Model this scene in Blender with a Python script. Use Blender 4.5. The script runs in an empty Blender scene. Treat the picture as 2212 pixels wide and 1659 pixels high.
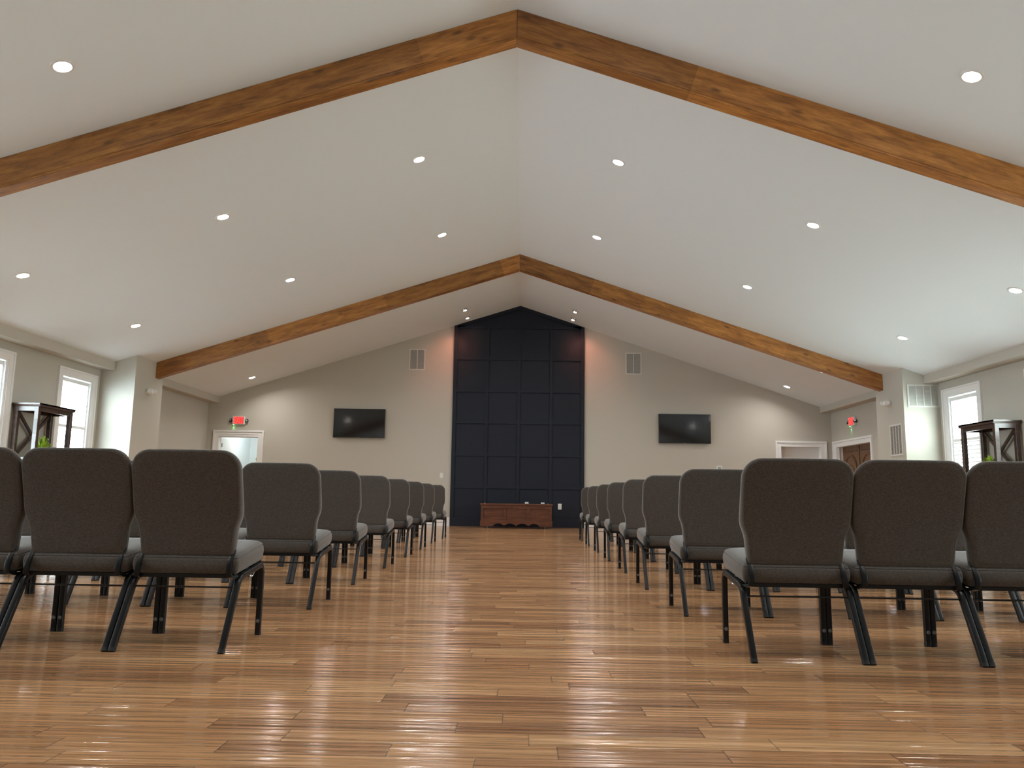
import bpy, bmesh, math, random
from mathutils import Vector, Matrix

S = bpy.context.scene
COL = S.collection
random.seed(7)

# ------------------------------------------------------------------ camera
CAM_H, YAW, PITCH, ROLL, FPX = 0.6722, -0.0154, 0.1441, 0.0153, 1693.8
_f = Vector((math.sin(YAW) * math.cos(PITCH), math.cos(YAW) * math.cos(PITCH), math.sin(PITCH)))
_r = Vector((math.cos(YAW), -math.sin(YAW), 0.0))
_u = _r.cross(_f)
_r2 = _r * math.cos(ROLL) + _u * math.sin(ROLL)
_u2 = _u * math.cos(ROLL) - _r * math.sin(ROLL)
cam_data = bpy.data.cameras.new('camera')
cam_data.sensor_width = 36.0
cam_data.lens = FPX / 2212 * 36.0
cam_data.clip_start = 0.05
cam = bpy.data.objects.new('camera', cam_data)
COL.objects.link(cam)
cam.matrix_world = Matrix(((_r2.x, _u2.x, -_f.x, 0), (_r2.y, _u2.y, -_f.y, 0), (_r2.z, _u2.z, -_f.z, CAM_H), (0, 0, 0, 1)))
S.camera = cam

# ------------------------------------------------------------------ light levels and exposure
SKY_STRENGTH = 23.0
SKY_LEFT = (0.85, 0.98, 1.06)
SKY_RIGHT = (0.87, 0.99, 1.02)
GROUND_LEFT = (1.00, 1.24, 1.42)
GROUND_RIGHT = (0.78, 0.95, 0.95)
LAMP_STRENGTH = 40.0
LAMP_POWER = 11.0
LAMP_COLOR = (1.0, 0.965, 0.92)
S.view_settings.view_transform = 'Standard'
S.view_settings.look = 'None'
S.view_settings.gamma = 1.0
S.view_settings.use_curve_mapping = False
S.view_settings.exposure = 0.58
S.cycles.max_bounces = 10
S.cycles.diffuse_bounces = 6
S.cycles.glossy_bounces = 4
S.cycles.transparent_max_bounces = 12
S.cycles.caustics_reflective = False
S.cycles.caustics_refractive = False
S.cycles.sample_clamp_indirect = 6.0
S.cycles.use_denoising = True
world = bpy.data.worlds.new('daylight')
S.world = world
world.use_nodes = True
_wn, _wl = world.node_tree.nodes, world.node_tree.links
_bg = _wn['Background']
_bg.inputs['Strength'].default_value = SKY_STRENGTH
_tc = _wn.new('ShaderNodeTexCoord')
_sx = _wn.new('ShaderNodeSeparateXYZ')
_wl.new(_tc.outputs['Generated'], _sx.inputs['Vector'])


def _mixw(fac, a, c):
    n = _wn.new('ShaderNodeMix')
    n.data_type = 'RGBA'
    _wl.new(fac, n.inputs['Factor'])
    for k, v in (('A', a), ('B', c)):
        if isinstance(v, tuple):
            n.inputs[k].default_value = (*v, 1)
        else:
            _wl.new(v, n.inputs[k])
    return n.outputs['Result']


def _ramp(sock, lo, hi):
    n = _wn.new('ShaderNodeMapRange')
    n.interpolation_type = 'SMOOTHSTEP'
    n.inputs['From Min'].default_value, n.inputs['From Max'].default_value = lo, hi
    _wl.new(sock, n.inputs['Value'])
    return n.outputs['Result']


# bright sky above; ground half added to light the ceiling, both tinted per side
_ground = _mixw(_ramp(_sx.outputs['X'], -0.2, 0.2), GROUND_LEFT, GROUND_RIGHT)
_sky = _mixw(_ramp(_sx.outputs['X'], -0.2, 0.2), SKY_LEFT, SKY_RIGHT)
_wl.new(_mixw(_ramp(_sx.outputs['Z'], -0.04, 0.04), _ground, _sky), _bg.inputs['Color'])

# room dimensions (metres), camera at x = 0, y = 0
RIDGE_X, RIDGE_Z = -0.109, 5.269
SL, SR = 0.3207, 0.3316
XL, XR = -7.53, 7.258
YF, YB = 18.537, -4.0
BULK_L, BULK_R = -7.285, 7.003
BULK_ZL, BULK_ZR = 2.81, 2.766
PIER_L, PIER_R = -6.904, 6.63
WT = 0.15


def roof(x):
    return RIDGE_Z - (SL * (RIDGE_X - x) if x < RIDGE_X else SR * (x - RIDGE_X))


WIN_Y = [12.98, 10.72, 8.46, 5.4, 3.6, 1.5]  # last three are out of view, added to light the near bay
WIN_HW, WIN_Z0, WIN_ZL, WIN_ZR = 0.455, 0.62, 2.56, 2.505
for _x, _s in ((XL - 0.16, 1), (XR + 0.16, -1)):
    for _y in WIN_Y:
        _d = bpy.data.lights.new('sky_portal', 'AREA')
        _d.shape = 'RECTANGLE'
        _d.size, _d.size_y = 1.94, 0.91
        _d.cycles.is_portal = True
        _o = bpy.data.objects.new('sky_portal', _d)
        _o.location = (_x, _y, 1.56)
        _o.rotation_euler = (0, -_s * math.pi / 2, 0)
        COL.objects.link(_o)

# ------------------------------------------------------------------ helpers


def mk(name):
    m = bpy.data.materials.new(name)
    m.use_nodes = True
    nt = m.node_tree
    return m, nt, nt.nodes, nt.links, nt.nodes['Principled BSDF']


def simple(name, col, rough=0.5, metal=0.0, spec=0.5, bump=0.0, bscale=200.0, var=0.0, vscale=8.0):
    m, nt, N, L, b = mk(name)
    b.inputs['Base Color'].default_value = (*col, 1)
    b.inputs['Roughness'].default_value = rough
    b.inputs['Metallic'].default_value = metal
    b.inputs['Specular IOR Level'].default_value = spec
    tc = N.new('ShaderNodeTexCoord')
    if bump:
        n = N.new('ShaderNodeTexNoise')
        n.inputs['Scale'].default_value = bscale
        n.inputs['Detail'].default_value = 4
        L.new(tc.outputs['Object'], n.inputs['Vector'])
        bp = N.new('ShaderNodeBump')
        bp.inputs['Strength'].default_value = bump
        bp.inputs['Distance'].default_value = 0.004
        L.new(n.outputs['Fac'], bp.inputs['Height'])
        L.new(bp.outputs['Normal'], b.inputs['Normal'])
    if var:
        n = N.new('ShaderNodeTexNoise')
        n.inputs['Scale'].default_value = vscale
        n.inputs['Detail'].default_value = 5
        L.new(tc.outputs['Object'], n.inputs['Vector'])
        r = N.new('ShaderNodeValToRGB')
        r.color_ramp.elements[0].position = 0.3
        r.color_ramp.elements[1].position = 0.7
        r.color_ramp.elements[0].color = (*[c * (1 - var) for c in col], 1)
        r.color_ramp.elements[1].color = (*[min(1, c * (1 + var)) for c in col], 1)
        L.new(n.outputs['Fac'], r.inputs['Fac'])
        L.new(r.outputs['Color'], b.inputs['Base Color'])
    return m


def emit(name, col, strength):
    m, nt, N, L, b = mk(name)
    b.inputs['Base Color'].default_value = (0.6 * col[0], 0.6 * col[1], 0.6 * col[2], 1)
    b.inputs['Emission Color'].default_value = (*col, 1)
    b.inputs['Emission Strength'].default_value = strength
    return m


def wood(name, dark, mid, light, rough=0.45, rot_y=0.0, board=2.3, seed=0.0, knots=True, scale=1.0, bump=0.15):
    """stained timber: grain along local x (after rotation about y), board tint, knots"""
    m, nt, N, L, b = mk(name)
    tc = N.new('ShaderNodeTexCoord')
    mp = N.new('ShaderNodeMapping')
    mp.inputs['Rotation'].default_value = (0, rot_y, 0)
    mp.inputs['Location'].default_value = (seed, seed * 0.37, seed * 0.71)
    L.new(tc.outputs['Object'], mp.inputs['Vector'])
    st = N.new('ShaderNodeMapping')
    st.inputs['Scale'].default_value = (1.3 * scale, 9 * scale, 9 * scale)
    L.new(mp.outputs['Vector'], st.inputs['Vector'])
    g = N.new('ShaderNodeTexNoise')
    g.inputs['Scale'].default_value = 2.2
    g.inputs['Detail'].default_value = 9
    g.inputs['Roughness'].default_value = 0.62
    g.inputs['Distortion'].default_value = 0.5
    L.new(st.outputs['Vector'], g.inputs['Vector'])
    rp = N.new('ShaderNodeValToRGB')
    e = rp.color_ramp.elements
    e[0].position, e[0].color = 0.28, (*dark, 1)
    e[1].position, e[1].color = 0.72, (*light, 1)
    k = e.new(0.5)
    k.color = (*mid, 1)
    L.new(g.outputs['Fac'], rp.inputs['Fac'])
    out = rp.outputs['Color']
    # fine fibres
    st2 = N.new('ShaderNodeMapping')
    st2.inputs['Scale'].default_value = (6 * scale, 120 * scale, 120 * scale)
    L.new(mp.outputs['Vector'], st2.inputs['Vector'])
    g2 = N.new('ShaderNodeTexNoise')
    g2.inputs['Scale'].default_value = 1.5
    g2.inputs['Detail'].default_value = 4
    L.new(st2.outputs['Vector'], g2.inputs['Vector'])
    mr = N.new('ShaderNodeMapRange')
    mr.inputs['From Min'].default_value, mr.inputs['From Max'].default_value = 0.3, 0.7
    mr.inputs['To Min'].default_value, mr.inputs['To Max'].default_value = 0.78, 1.15
    L.new(g2.outputs['Fac'], mr.inputs['Value'])
    mx = N.new('ShaderNodeMix')
    mx.data_type, mx.blend_type = 'RGBA', 'MULTIPLY'
    mx.inputs['Factor'].default_value = 1.0
    L.new(out, mx.inputs['A'])
    L.new(mr.outputs['Result'], mx.inputs['B'])
    out = mx.outputs['Result']
    if board:
        sx = N.new('ShaderNodeSeparateXYZ')
        L.new(mp.outputs['Vector'], sx.inputs['Vector'])
        dv = N.new('ShaderNodeMath')
        dv.operation = 'DIVIDE'
        dv.inputs[1].default_value = board
        L.new(sx.outputs['X'], dv.inputs[0])
        fl = N.new('ShaderNodeMath')
        fl.operation = 'FLOOR'
        L.new(dv.outputs[0], fl.inputs[0])
        wn = N.new('ShaderNodeTexWhiteNoise')
        wn.noise_dimensions = '1D'
        L.new(fl.outputs[0], wn.inputs['W'])
        mr2 = N.new('ShaderNodeMapRange')
        mr2.inputs['To Min'].default_value, mr2.inputs['To Max'].default_value = 0.72, 1.2
        L.new(wn.outputs['Value'], mr2.inputs['Value'])
        mx2 = N.new('ShaderNodeMix')
        mx2.data_type, mx2.blend_type = 'RGBA', 'MULTIPLY'
        mx2.inputs['Factor'].default_value = 1.0
        L.new(out, mx2.inputs['A'])
        L.new(mr2.outputs['Result'], mx2.inputs['B'])
        out = mx2.outputs['Result']
    if knots:
        kn = N.new('ShaderNodeMapping')
        kn.inputs['Scale'].default_value = (2.6, 6.5, 6.5)
        L.new(mp.outputs['Vector'], kn.inputs['Vector'])
        vo = N.new('ShaderNodeTexVoronoi')
        vo.inputs['Scale'].default_value = 1.0
        L.new(kn.outputs['Vector'], vo.inputs['Vector'])
        mr3 = N.new('ShaderNodeMapRange')
        mr3.inputs['From Min'].default_value, mr3.inputs['From Max'].default_value = 0.05, 0.2
        mr3.inputs['To Min'].default_value, mr3.inputs['To Max'].default_value = 0.3, 1.0
        L.new(vo.outputs['Distance'], mr3.inputs['Value'])
        mx3 = N.new('ShaderNodeMix')
        mx3.data_type, mx3.blend_type = 'RGBA', 'MULTIPLY'
        mx3.inputs['Factor'].default_value = 0.85
        L.new(out, mx3.inputs['A'])
        L.new(mr3.outputs['Result'], mx3.inputs['B'])
        out = mx3.outputs['Result']
    L.new(out, b.inputs['Base Color'])
    b.inputs['Roughness'].default_value = rough
    bp = N.new('ShaderNodeBump')
    bp.inputs['Strength'].default_value = bump
    bp.inputs['Distance'].default_value = 0.003
    L.new(g2.outputs['Fac'], bp.inputs['Height'])
    L.new(bp.outputs['Normal'], b.inputs['Normal'])
    return m


def floor_material():
    m, nt, N, L, b = mk('hand_scraped_hardwood')

    def M(op, a, c=None, d=None):
        n = N.new('ShaderNodeMath')
        n.operation = op
        for i, v in enumerate((a, c, d)):
            if v is None:
                continue
            if isinstance(v, (int, float)):
                n.inputs[i].default_value = v
            else:
                L.new(v, n.inputs[i])
        return n.outputs[0]

    tc = N.new('ShaderNodeTexCoord')
    sp = N.new('ShaderNodeSeparateXYZ')
    L.new(tc.outputs['Object'], sp.inputs['Vector'])
    X, Y = sp.outputs['X'], sp.outputs['Y']
    PW = 0.108
    yr = M('DIVIDE', Y, PW)
    row = M('FLOOR', yr)
    wn = N.new('ShaderNodeTexWhiteNoise')
    wn.noise_dimensions = '1D'
    L.new(row, wn.inputs['W'])
    ln = M('MULTIPLY_ADD', wn.outputs['Value'], 0.75, 0.45)
    wn2 = N.new('ShaderNodeTexWhiteNoise')
    wn2.noise_dimensions = '1D'
    L.new(M('ADD', row, 51.3), wn2.inputs['W'])
    xr = M('ADD', M('DIVIDE', X, ln), M('MULTIPLY', wn2.outputs['Value'], 17.0))
    idx = M('FLOOR', xr)
    cb = N.new('ShaderNodeCombineXYZ')
    L.new(idx, cb.inputs['X'])
    L.new(row, cb.inputs['Y'])
    wn3 = N.new('ShaderNodeTexWhiteNoise')
    wn3.noise_dimensions = '3D'
    L.new(cb.outputs['Vector'], wn3.inputs['Vector'])
    rp = N.new('ShaderNodeValToRGB')
    cols = [(0.0, (0.30, 0.150, 0.072)), (0.22, (0.40, 0.207, 0.099)), (0.55, (0.465, 0.251, 0.121)), (0.85, (0.51, 0.282, 0.138)), (1.0, (0.58, 0.342, 0.174))]
    el = rp.color_ramp.elements
    el[0].position, el[0].color = cols[0][0], (*cols[0][1], 1)
    el[1].position, el[1].color = cols[-1][0], (*cols[-1][1], 1)
    for p, c in cols[1:-1]:
        e = el.new(p)
        e.color = (*c, 1)
    L.new(wn3.outputs['Value'], rp.inputs['Fac'])
    # grain, shifted per plank
    sh = N.new('ShaderNodeVectorMath')
    sh.operation = 'MULTIPLY_ADD'
    L.new(wn3.outputs['Color'], sh.inputs[0])
    sh.inputs[1].default_value = (9, 9, 9)
    L.new(tc.outputs['Object'], sh.inputs[2])
    mp = N.new('ShaderNodeMapping')
    mp.inputs['Scale'].default_value = (1.5, 30, 1)
    L.new(sh.outputs[0], mp.inputs['Vector'])
    g = N.new('ShaderNodeTexNoise')
    g.inputs['Scale'].default_value = 2.0
    g.inputs['Detail'].default_value = 9
    g.inputs['Roughness'].default_value = 0.65
    g.inputs['Distortion'].default_value = 0.35
    L.new(mp.outputs['Vector'], g.inputs['Vector'])
    gr = N.new('ShaderNodeMapRange')
    gr.inputs['From Min'].default_value, gr.inputs['From Max'].default_value = 0.28, 0.72
    gr.inputs['To Min'].default_value, gr.inputs['To Max'].default_value = 0.6, 1.26
    L.new(g.outputs['Fac'], gr.inputs['Value'])
    mx = N.new('ShaderNodeMix')
    mx.data_type, mx.blend_type = 'RGBA', 'MULTIPLY'
    mx.inputs['Factor'].default_value = 1.0
    L.new(rp.outputs['Color'], mx.inputs['A'])
    L.new(gr.outputs['Result'], mx.inputs['B'])
    # seams
    fy = M('FRACT', yr)
    fx = M('FRACT', xr)
    dy = M('MULTIPLY', M('MINIMUM', fy, M('SUBTRACT', 1.0, fy)), PW)
    dx = M('MULTIPLY', M('MINIMUM', fx, M('SUBTRACT', 1.0, fx)), ln)
    dd = M('MINIMUM', dy, dx)
    sm = N.new('ShaderNodeMapRange')
    sm.interpolation_type = 'SMOOTHSTEP'
    sm.inputs['From Min'].default_value, sm.inputs['From Max'].default_value = 0.0006, 0.0035
    L.new(dd, sm.inputs['Value'])
    mx2 = N.new('ShaderNodeMix')
    mx2.data_type, mx2.blend_type = 'RGBA', 'MULTIPLY'
    mx2.inputs['Factor'].default_value = 1.0
    sm2 = N.new('ShaderNodeMapRange')
    sm2.inputs['To Min'].default_value, sm2.inputs['To Max'].default_value = 0.6, 1.0
    L.new(sm.outputs['Result'], sm2.inputs['Value'])
    L.new(mx.outputs['Result'], mx2.inputs['A'])
    L.new(sm2.outputs['Result'], mx2.inputs['B'])
    L.new(mx2.outputs['Result'], b.inputs['Base Color'])
    # scraped undulation along the plank + seam bevel
    mp2 = N.new('ShaderNodeMapping')
    mp2.inputs['Scale'].default_value = (0.45, 24, 1)
    L.new(sh.outputs[0], mp2.inputs['Vector'])
    wv = N.new('ShaderNodeTexNoise')
    wv.inputs['Scale'].default_value = 1.4
    wv.inputs['Detail'].default_value = 3
    L.new(mp2.outputs['Vector'], wv.inputs['Vector'])
    bp = N.new('ShaderNodeBump')
    bp.inputs['Strength'].default_value = 1.0
    bp.inputs['Distance'].default_value = 0.009
    L.new(wv.outputs['Fac'], bp.inputs['Height'])
    bp2 = N.new('ShaderNodeBump')
    bp2.inputs['Strength'].default_value = 0.5
    bp2.inputs['Distance'].default_value = 0.002
    L.new(sm.outputs['Result'], bp2.inputs['Height'])
    L.new(bp.outputs['Normal'], bp2.inputs['Normal'])
    L.new(bp2.outputs['Normal'], b.inputs['Normal'])
    rr = N.new('ShaderNodeMapRange')
    rr.inputs['To Min'].default_value, rr.inputs['To Max'].default_value = 0.09, 0.17
    L.new(g.outputs['Fac'], rr.inputs['Value'])
    L.new(rr.outputs['Result'], b.inputs['Roughness'])
    b.inputs['Specular IOR Level'].default_value = 0.75
    return m


def fabric_material():
    m, nt, N, L, b = mk('woven_grey_fabric')
    tc = N.new('ShaderNodeTexCoord')
    mp = N.new('ShaderNodeMapping')
    mp.inputs['Scale'].default_value = (110, 420, 520)
    L.new(tc.outputs['Object'], mp.inputs['Vector'])
    n = N.new('ShaderNodeTexNoise')
    n.inputs['Scale'].default_value = 1.0
    n.inputs['Detail'].default_value = 3
    L.new(mp.outputs['Vector'], n.inputs['Vector'])
    r = N.new('ShaderNodeValToRGB')
    r.color_ramp.elements[0].position, r.color_ramp.elements[0].color = 0.3, (0.048, 0.0425, 0.0385, 1)
    r.color_ramp.elements[1].position, r.color_ramp.elements[1].color = 0.7, (0.110, 0.100, 0.091, 1)
    L.new(n.outputs['Fac'], r.inputs['Fac'])
    L.new(r.outputs['Color'], b.inputs['Base Color'])
    b.inputs['Roughness'].default_value = 0.9
    b.inputs['Specular IOR Level'].default_value = 0.15
    b.inputs['Sheen Weight'].default_value = 0.4
    b.inputs['Sheen Roughness'].default_value = 0.4
    bp = N.new('ShaderNodeBump')
    bp.inputs['Strength'].default_value = 0.25
    bp.inputs['Distance'].default_value = 0.002
    L.new(n.outputs['Fac'], bp.inputs['Height'])
    L.new(bp.outputs['Normal'], b.inputs['Normal'])
    return m


def glass_material():
    m, nt, N, L, b = mk('window_glass')
    tr = N.new('ShaderNodeBsdfTransparent')
    tr.inputs['Color'].default_value = (0.96, 0.98, 0.97, 1)
    gl = N.new('ShaderNodeBsdfGlossy')
    gl.inputs['Roughness'].default_value = 0.02
    lw = N.new('ShaderNodeLayerWeight')
    lw.inputs['Blend'].default_value = 0.5
    pw = N.new('ShaderNodeMath')
    pw.operation = 'POWER'
    pw.inputs[1].default_value = 4.0
    L.new(lw.outputs['Facing'], pw.inputs[0])
    fr = N.new('ShaderNodeMath')
    fr.operation = 'MULTIPLY_ADD'
    fr.inputs[1].default_value = 0.6
    fr.inputs[2].default_value = 0.04
    L.new(pw.outputs[0], fr.inputs[0])
    mx = N.new('ShaderNodeMixShader')
    L.new(fr.outputs[0], mx.inputs['Fac'])
    L.new(tr.outputs[0], mx.inputs[1])
    L.new(gl.outputs[0], mx.inputs[2])
    L.new(mx.outputs[0], N['Material Output'].inputs['Surface'])
    N.remove(b)
    return m


MT = {
    'wall': simple('greige_wall_paint', (0.495, 0.466, 0.405), 0.85, spec=0.2, bump=0.12, bscale=260),
    'ceiling': simple('white_ceiling_paint', (0.75, 0.795, 0.815), 0.9, spec=0.15, bump=0.12, bscale=220),
    'white': simple('white_trim_paint', (0.80, 0.79, 0.775), 0.4, bump=0.02, bscale=60),
    'shutter': simple('white_shutter_paint', (0.82, 0.82, 0.82), 0.45, bump=0.02, bscale=60),
    'panel': simple('dark_navy_paint', (0.0088, 0.0118, 0.0215), 0.5, spec=0.3, bump=0.05, bscale=150),
    'floor': floor_material(),
    'fabric': fabric_material(),
    'frame': simple('black_powder_coat', (0.005, 0.006, 0.008), 0.3, spec=0.32, bump=0.06, bscale=500),
    'rubber': simple('black_rubber', (0.006, 0.006, 0.007), 0.7, bump=0.03, bscale=300),
    'glide': simple('grey_plastic_button', (0.17, 0.17, 0.18), 0.4, bump=0.02, bscale=200),
    'steel': simple('bright_wire_steel', (0.5, 0.5, 0.52), 0.3, 1.0, bump=0.02, bscale=200),
    'etagere': wood('espresso_stained_wood', (0.026, 0.014, 0.011), (0.050, 0.027, 0.020), (0.085, 0.047, 0.034), 0.28, board=0, knots=False, bump=0.05),
    'chest': wood('reddish_cedar', (0.055, 0.016, 0.008), (0.10, 0.032, 0.014), (0.155, 0.056, 0.024), 0.4, board=0, knots=False, bump=0.08),
    'doorwood': wood('oak_door_wood', (0.085, 0.036, 0.012), (0.14, 0.062, 0.022), (0.19, 0.092, 0.036), 0.4, rot_y=math.pi / 2, board=0, knots=False, bump=0.08),
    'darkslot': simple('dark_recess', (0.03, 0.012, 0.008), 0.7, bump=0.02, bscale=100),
    'screen': simple('black_screen_glass', (0.004, 0.005, 0.007), 0.08, spec=0.6, bump=0.004, bscale=40),
    'bezel': simple('black_plastic', (0.01, 0.01, 0.011), 0.4, bump=0.03, bscale=300),
    'plastic': simple('white_plastic', (0.72, 0.71, 0.69), 0.4, bump=0.01, bscale=200),
    'grille': simple('grille_white_enamel', (0.62, 0.60, 0.55), 0.5, bump=0.02, bscale=200),
    'duct': simple('duct_dark', (0.05, 0.05, 0.052), 0.8, bump=0.02, bscale=50),
    'backgrey': simple('vent_backing_grey', (0.17, 0.18, 0.18), 0.8, bump=0.02, bscale=50),
    'backpale': simple('vent_backing_pale', (0.5, 0.5, 0.47), 0.8, bump=0.02, bscale=50),
    'chrome': simple('chrome_reflector', (0.6, 0.6, 0.62), 0.15, 1.0, bump=0.01, bscale=100),
    'brass': simple('hammered_brass', (0.75, 0.52, 0.2), 0.25, 1.0, bump=0.3, bscale=70),
    'leaf': simple('bright_fern_leaf', (0.24, 0.36, 0.025), 0.5, bump=0.05, bscale=80, var=0.35, vscale=25),
    'stem': simple('dark_leaf', (0.04, 0.10, 0.03), 0.5, bump=0.05, bscale=80, var=0.3, vscale=25),
    'soil': simple('potting_soil', (0.03, 0.02, 0.014), 0.95, bump=0.5, bscale=90),
    'glass': glass_material(),
    'lamp': emit('lamp_lens', LAMP_COLOR, LAMP_STRENGTH),
    'warmlamp': emit('warm_lamp_lens', (1.0, 0.62, 0.42), 60.0),
    'exitred': emit('red_lit_letters', (1.0, 0.045, 0.04), 1.7),
    'exitface': emit('red_lit_face', (1.0, 0.05, 0.04), 0.35),
    'greenled': emit('green_led', (0.25, 1.0, 0.3), 30.0),
    'bluelcd': simple('lcd_grey', (0.30, 0.36, 0.34), 0.3, bump=0.01, bscale=100),
    'porcelain': simple('white_ceramic', (0.7, 0.7, 0.68), 0.25, bump=0.01, bscale=60),
}


def box(bm, x0, x1, y0, y1, z0, z1, bev=0.0, seg=2):
    vs = [bm.verts.new((x, y, z)) for z in (z0, z1) for y in (y0, y1) for x in (x0, x1)]
    fs = [bm.faces.new([vs[i] for i in q]) for q in ((0, 2, 3, 1), (4, 5, 7, 6), (0, 1, 5, 4), (2, 6, 7, 3), (0, 4, 6, 2), (1, 3, 7, 5))]
    if bev:
        es = list({e for f in fs for e in f.edges})
        bmesh.ops.bevel(bm, geom=es, offset=bev, segments=seg, profile=0.5, affect='EDGES')


def prism(bm, poly, a, b, axis='y'):
    """extrude a polygon given as (u, z) pairs between a and b along an axis"""
    if axis == 'y':
        f = lambda u, z, t: (u, t, z)
    elif axis == 'x':
        f = lambda u, z, t: (t, u, z)
    else:
        f = lambda u, z, t: (u, z, t)
    A = [bm.verts.new(f(u, z, a)) for u, z in poly]
    B = [bm.verts.new(f(u, z, b)) for u, z in poly]
    n = len(poly)
    bm.faces.new(A)
    bm.faces.new(B[::-1])
    for i in range(n):
        bm.faces.new((A[i], B[i], B[(i + 1) % n], A[(i + 1) % n]))


def tube(bm, pts, w, h=None, seg=4, rnd=0.3, up=(1, 0, 0), cap=True):
    """sweep a rounded-rectangle (seg = 4) or round section along points"""
    h = h or w
    pts = [Vector(p) for p in pts]
    if seg == 4:
        a, c = w / 2, h / 2
        r = min(a, c) * rnd
        prof = []
        for sx, sy, a0 in ((1, 1, 0), (-1, 1, 90), (-1, -1, 180), (1, -1, 270)):
            for k in range(3):
                t = math.radians(a0 + 45 * k)
                prof.append((sx * (a - r) + r * math.cos(t), sy * (c - r) + r * math.sin(t)))
    else:
        prof = [(w / 2 * math.cos(2 * math.pi * k / seg), h / 2 * math.sin(2 * math.pi * k / seg)) for k in range(seg)]
    rings = []
    up = Vector(up)
    for i, p in enumerate(pts):
        d = (pts[min(i + 1, len(pts) - 1)] - pts[max(i - 1, 0)]).normalized()
        s = (up - d * up.dot(d))
        s = s.normalized() if s.length > 1e-4 else d.orthogonal().normalized()
        t = d.cross(s)
        rings.append([bm.verts.new(p + s * x + t * y) for x, y in prof])
    n = len(prof)
    for A, B in zip(rings, rings[1:]):
        for i in range(n):
            bm.faces.new((A[i], A[(i + 1) % n], B[(i + 1) % n], B[i]))
    if cap:
        bm.faces.new(rings[0][::-1])
        bm.faces.new(rings[-1])


def lathe(bm, prof, mat=None, seg=32, cap0=False, cap1=False):
    """revolve (radius, z) about z; mat is a 4x4 placing it"""
    rings = []
    for r, z in prof:
        rings.append([bm.verts.new((r * math.cos(2 * math.pi * k / seg), r * math.sin(2 * math.pi * k / seg), z)) for k in range(seg)])
    for A, B in zip(rings, rings[1:]):
        for i in range(seg):
            bm.faces.new((A[i], A[(i + 1) % seg], B[(i + 1) % seg], B[i]))
    if cap0:
        bm.faces.new(rings[0][::-1])
    if cap1:
        bm.faces.new(rings[-1])
    if mat is not None:
        bmesh.ops.transform(bm, matrix=mat, verts=[v for R in rings for v in R])


def loft(bm, rings, cap=True):
    R = [[bm.verts.new(p) for p in r] for r in rings]
    n = len(R[0])
    for A, B in zip(R, R[1:]):
        for i in range(n):
            bm.faces.new((A[i], A[(i + 1) % n], B[(i + 1) % n], B[i]))
    if cap:
        for r, rev in ((R[0], True), (R[-1], False)):
            c = bm.verts.new(sum((v.co for v in r), Vector()) / n)
            for i in range(n):
                a, b2 = r[i], r[(i + 1) % n]
                bm.faces.new((b2, a, c) if rev else (a, b2, c))


def obj(name, bm, m, parent=None, smooth=False, ang=40):
    me = bpy.data.meshes.new(name)
    bmesh.ops.recalc_face_normals(bm, faces=bm.faces[:])
    if smooth:
        for f in bm.faces:
            f.smooth = True
        lim = math.radians(ang)
        for e in bm.edges:
            if len(e.link_faces) == 2 and e.calc_face_angle(0.0) > lim:
                e.smooth = False
    bm.to_mesh(me)
    bm.free()
    me.materials.append(MT[m] if isinstance(m, str) else m)
    o = bpy.data.objects.new(name, me)
    COL.objects.link(o)
    if parent is not None:
        o.parent = parent
    return o


def nb():
    return bmesh.new()


def struct(o, label=None):
    o['kind'] = 'structure'
    if label:
        o['label'] = label
    return o


def empty(name, loc=(0, 0, 0), rz=0.0):
    o = bpy.data.objects.new(name, None)
    o.empty_display_size = 0.1
    o.location = loc
    o.rotation_euler = (0, 0, rz)
    COL.objects.link(o)
    return o


def tag(o, label, cat, group=None):
    o['label'] = label
    o['category'] = cat
    if group:
        o['group'] = group
    return o


def dup(root, loc=None):
    r = root.copy()
    COL.objects.link(r)
    if loc is not None:
        r.location = loc
    for ch in list(root.children):
        c = ch.copy()
        COL.objects.link(c)
        c.parent = r
        for g in list(ch.children):
            d = g.copy()
            COL.objects.link(d)
            d.parent = c
    return r


# ------------------------------------------------------------------ floor, ceiling, walls
bm = nb()
box(bm, XL - WT, XR + WT, YB - WT, YF + WT, -0.1, 0.0)
struct(obj('floor', bm, 'floor'))

bm = nb()
e = 0.3
prism(bm, [(RIDGE_X, RIDGE_Z), (XL - e, roof(XL - e)), (XL - e, roof(XL - e) + 0.15), (RIDGE_X, RIDGE_Z + 0.15)], YB - WT, YF + WT)
prism(bm, [(RIDGE_X, RIDGE_Z), (RIDGE_X, RIDGE_Z + 0.15), (XR + e, roof(XR + e) + 0.15), (XR + e, roof(XR + e))], YB - WT, YF + WT)
struct(obj('ceiling', bm, 'ceiling'))


def side_wall(name, x0, x1, zt, openings):
    bm = nb()
    ys = sorted({YB - WT, YF + WT} | {v for o in openings for v in o[:2]})
    for a, b in zip(ys, ys[1:]):
        mid = (a + b) / 2
        op = [o for o in openings if o[0] < mid < o[1]]
        if op:
            if op[0][2] > 0:
                box(bm, x0, x1, a, b, 0, op[0][2])
            box(bm, x0, x1, a, b, op[0][3], zt)
        else:
            box(bm, x0, x1, a, b, 0, zt)
    return struct(obj(name, bm, 'wall'))


side_wall('wall_left', XL - WT, XL, roof(XL), [(y - WIN_HW, y + WIN_HW, WIN_Z0, WIN_ZL) for y in WIN_Y])
DOOR_R = (16.477, 18.244, 0.0, 1.94)
side_wall('wall_right', XR, XR + WT, roof(XR), [(y - WIN_HW, y + WIN_HW, WIN_Z0, WIN_ZR) for y in WIN_Y] + [DOOR_R])
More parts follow.
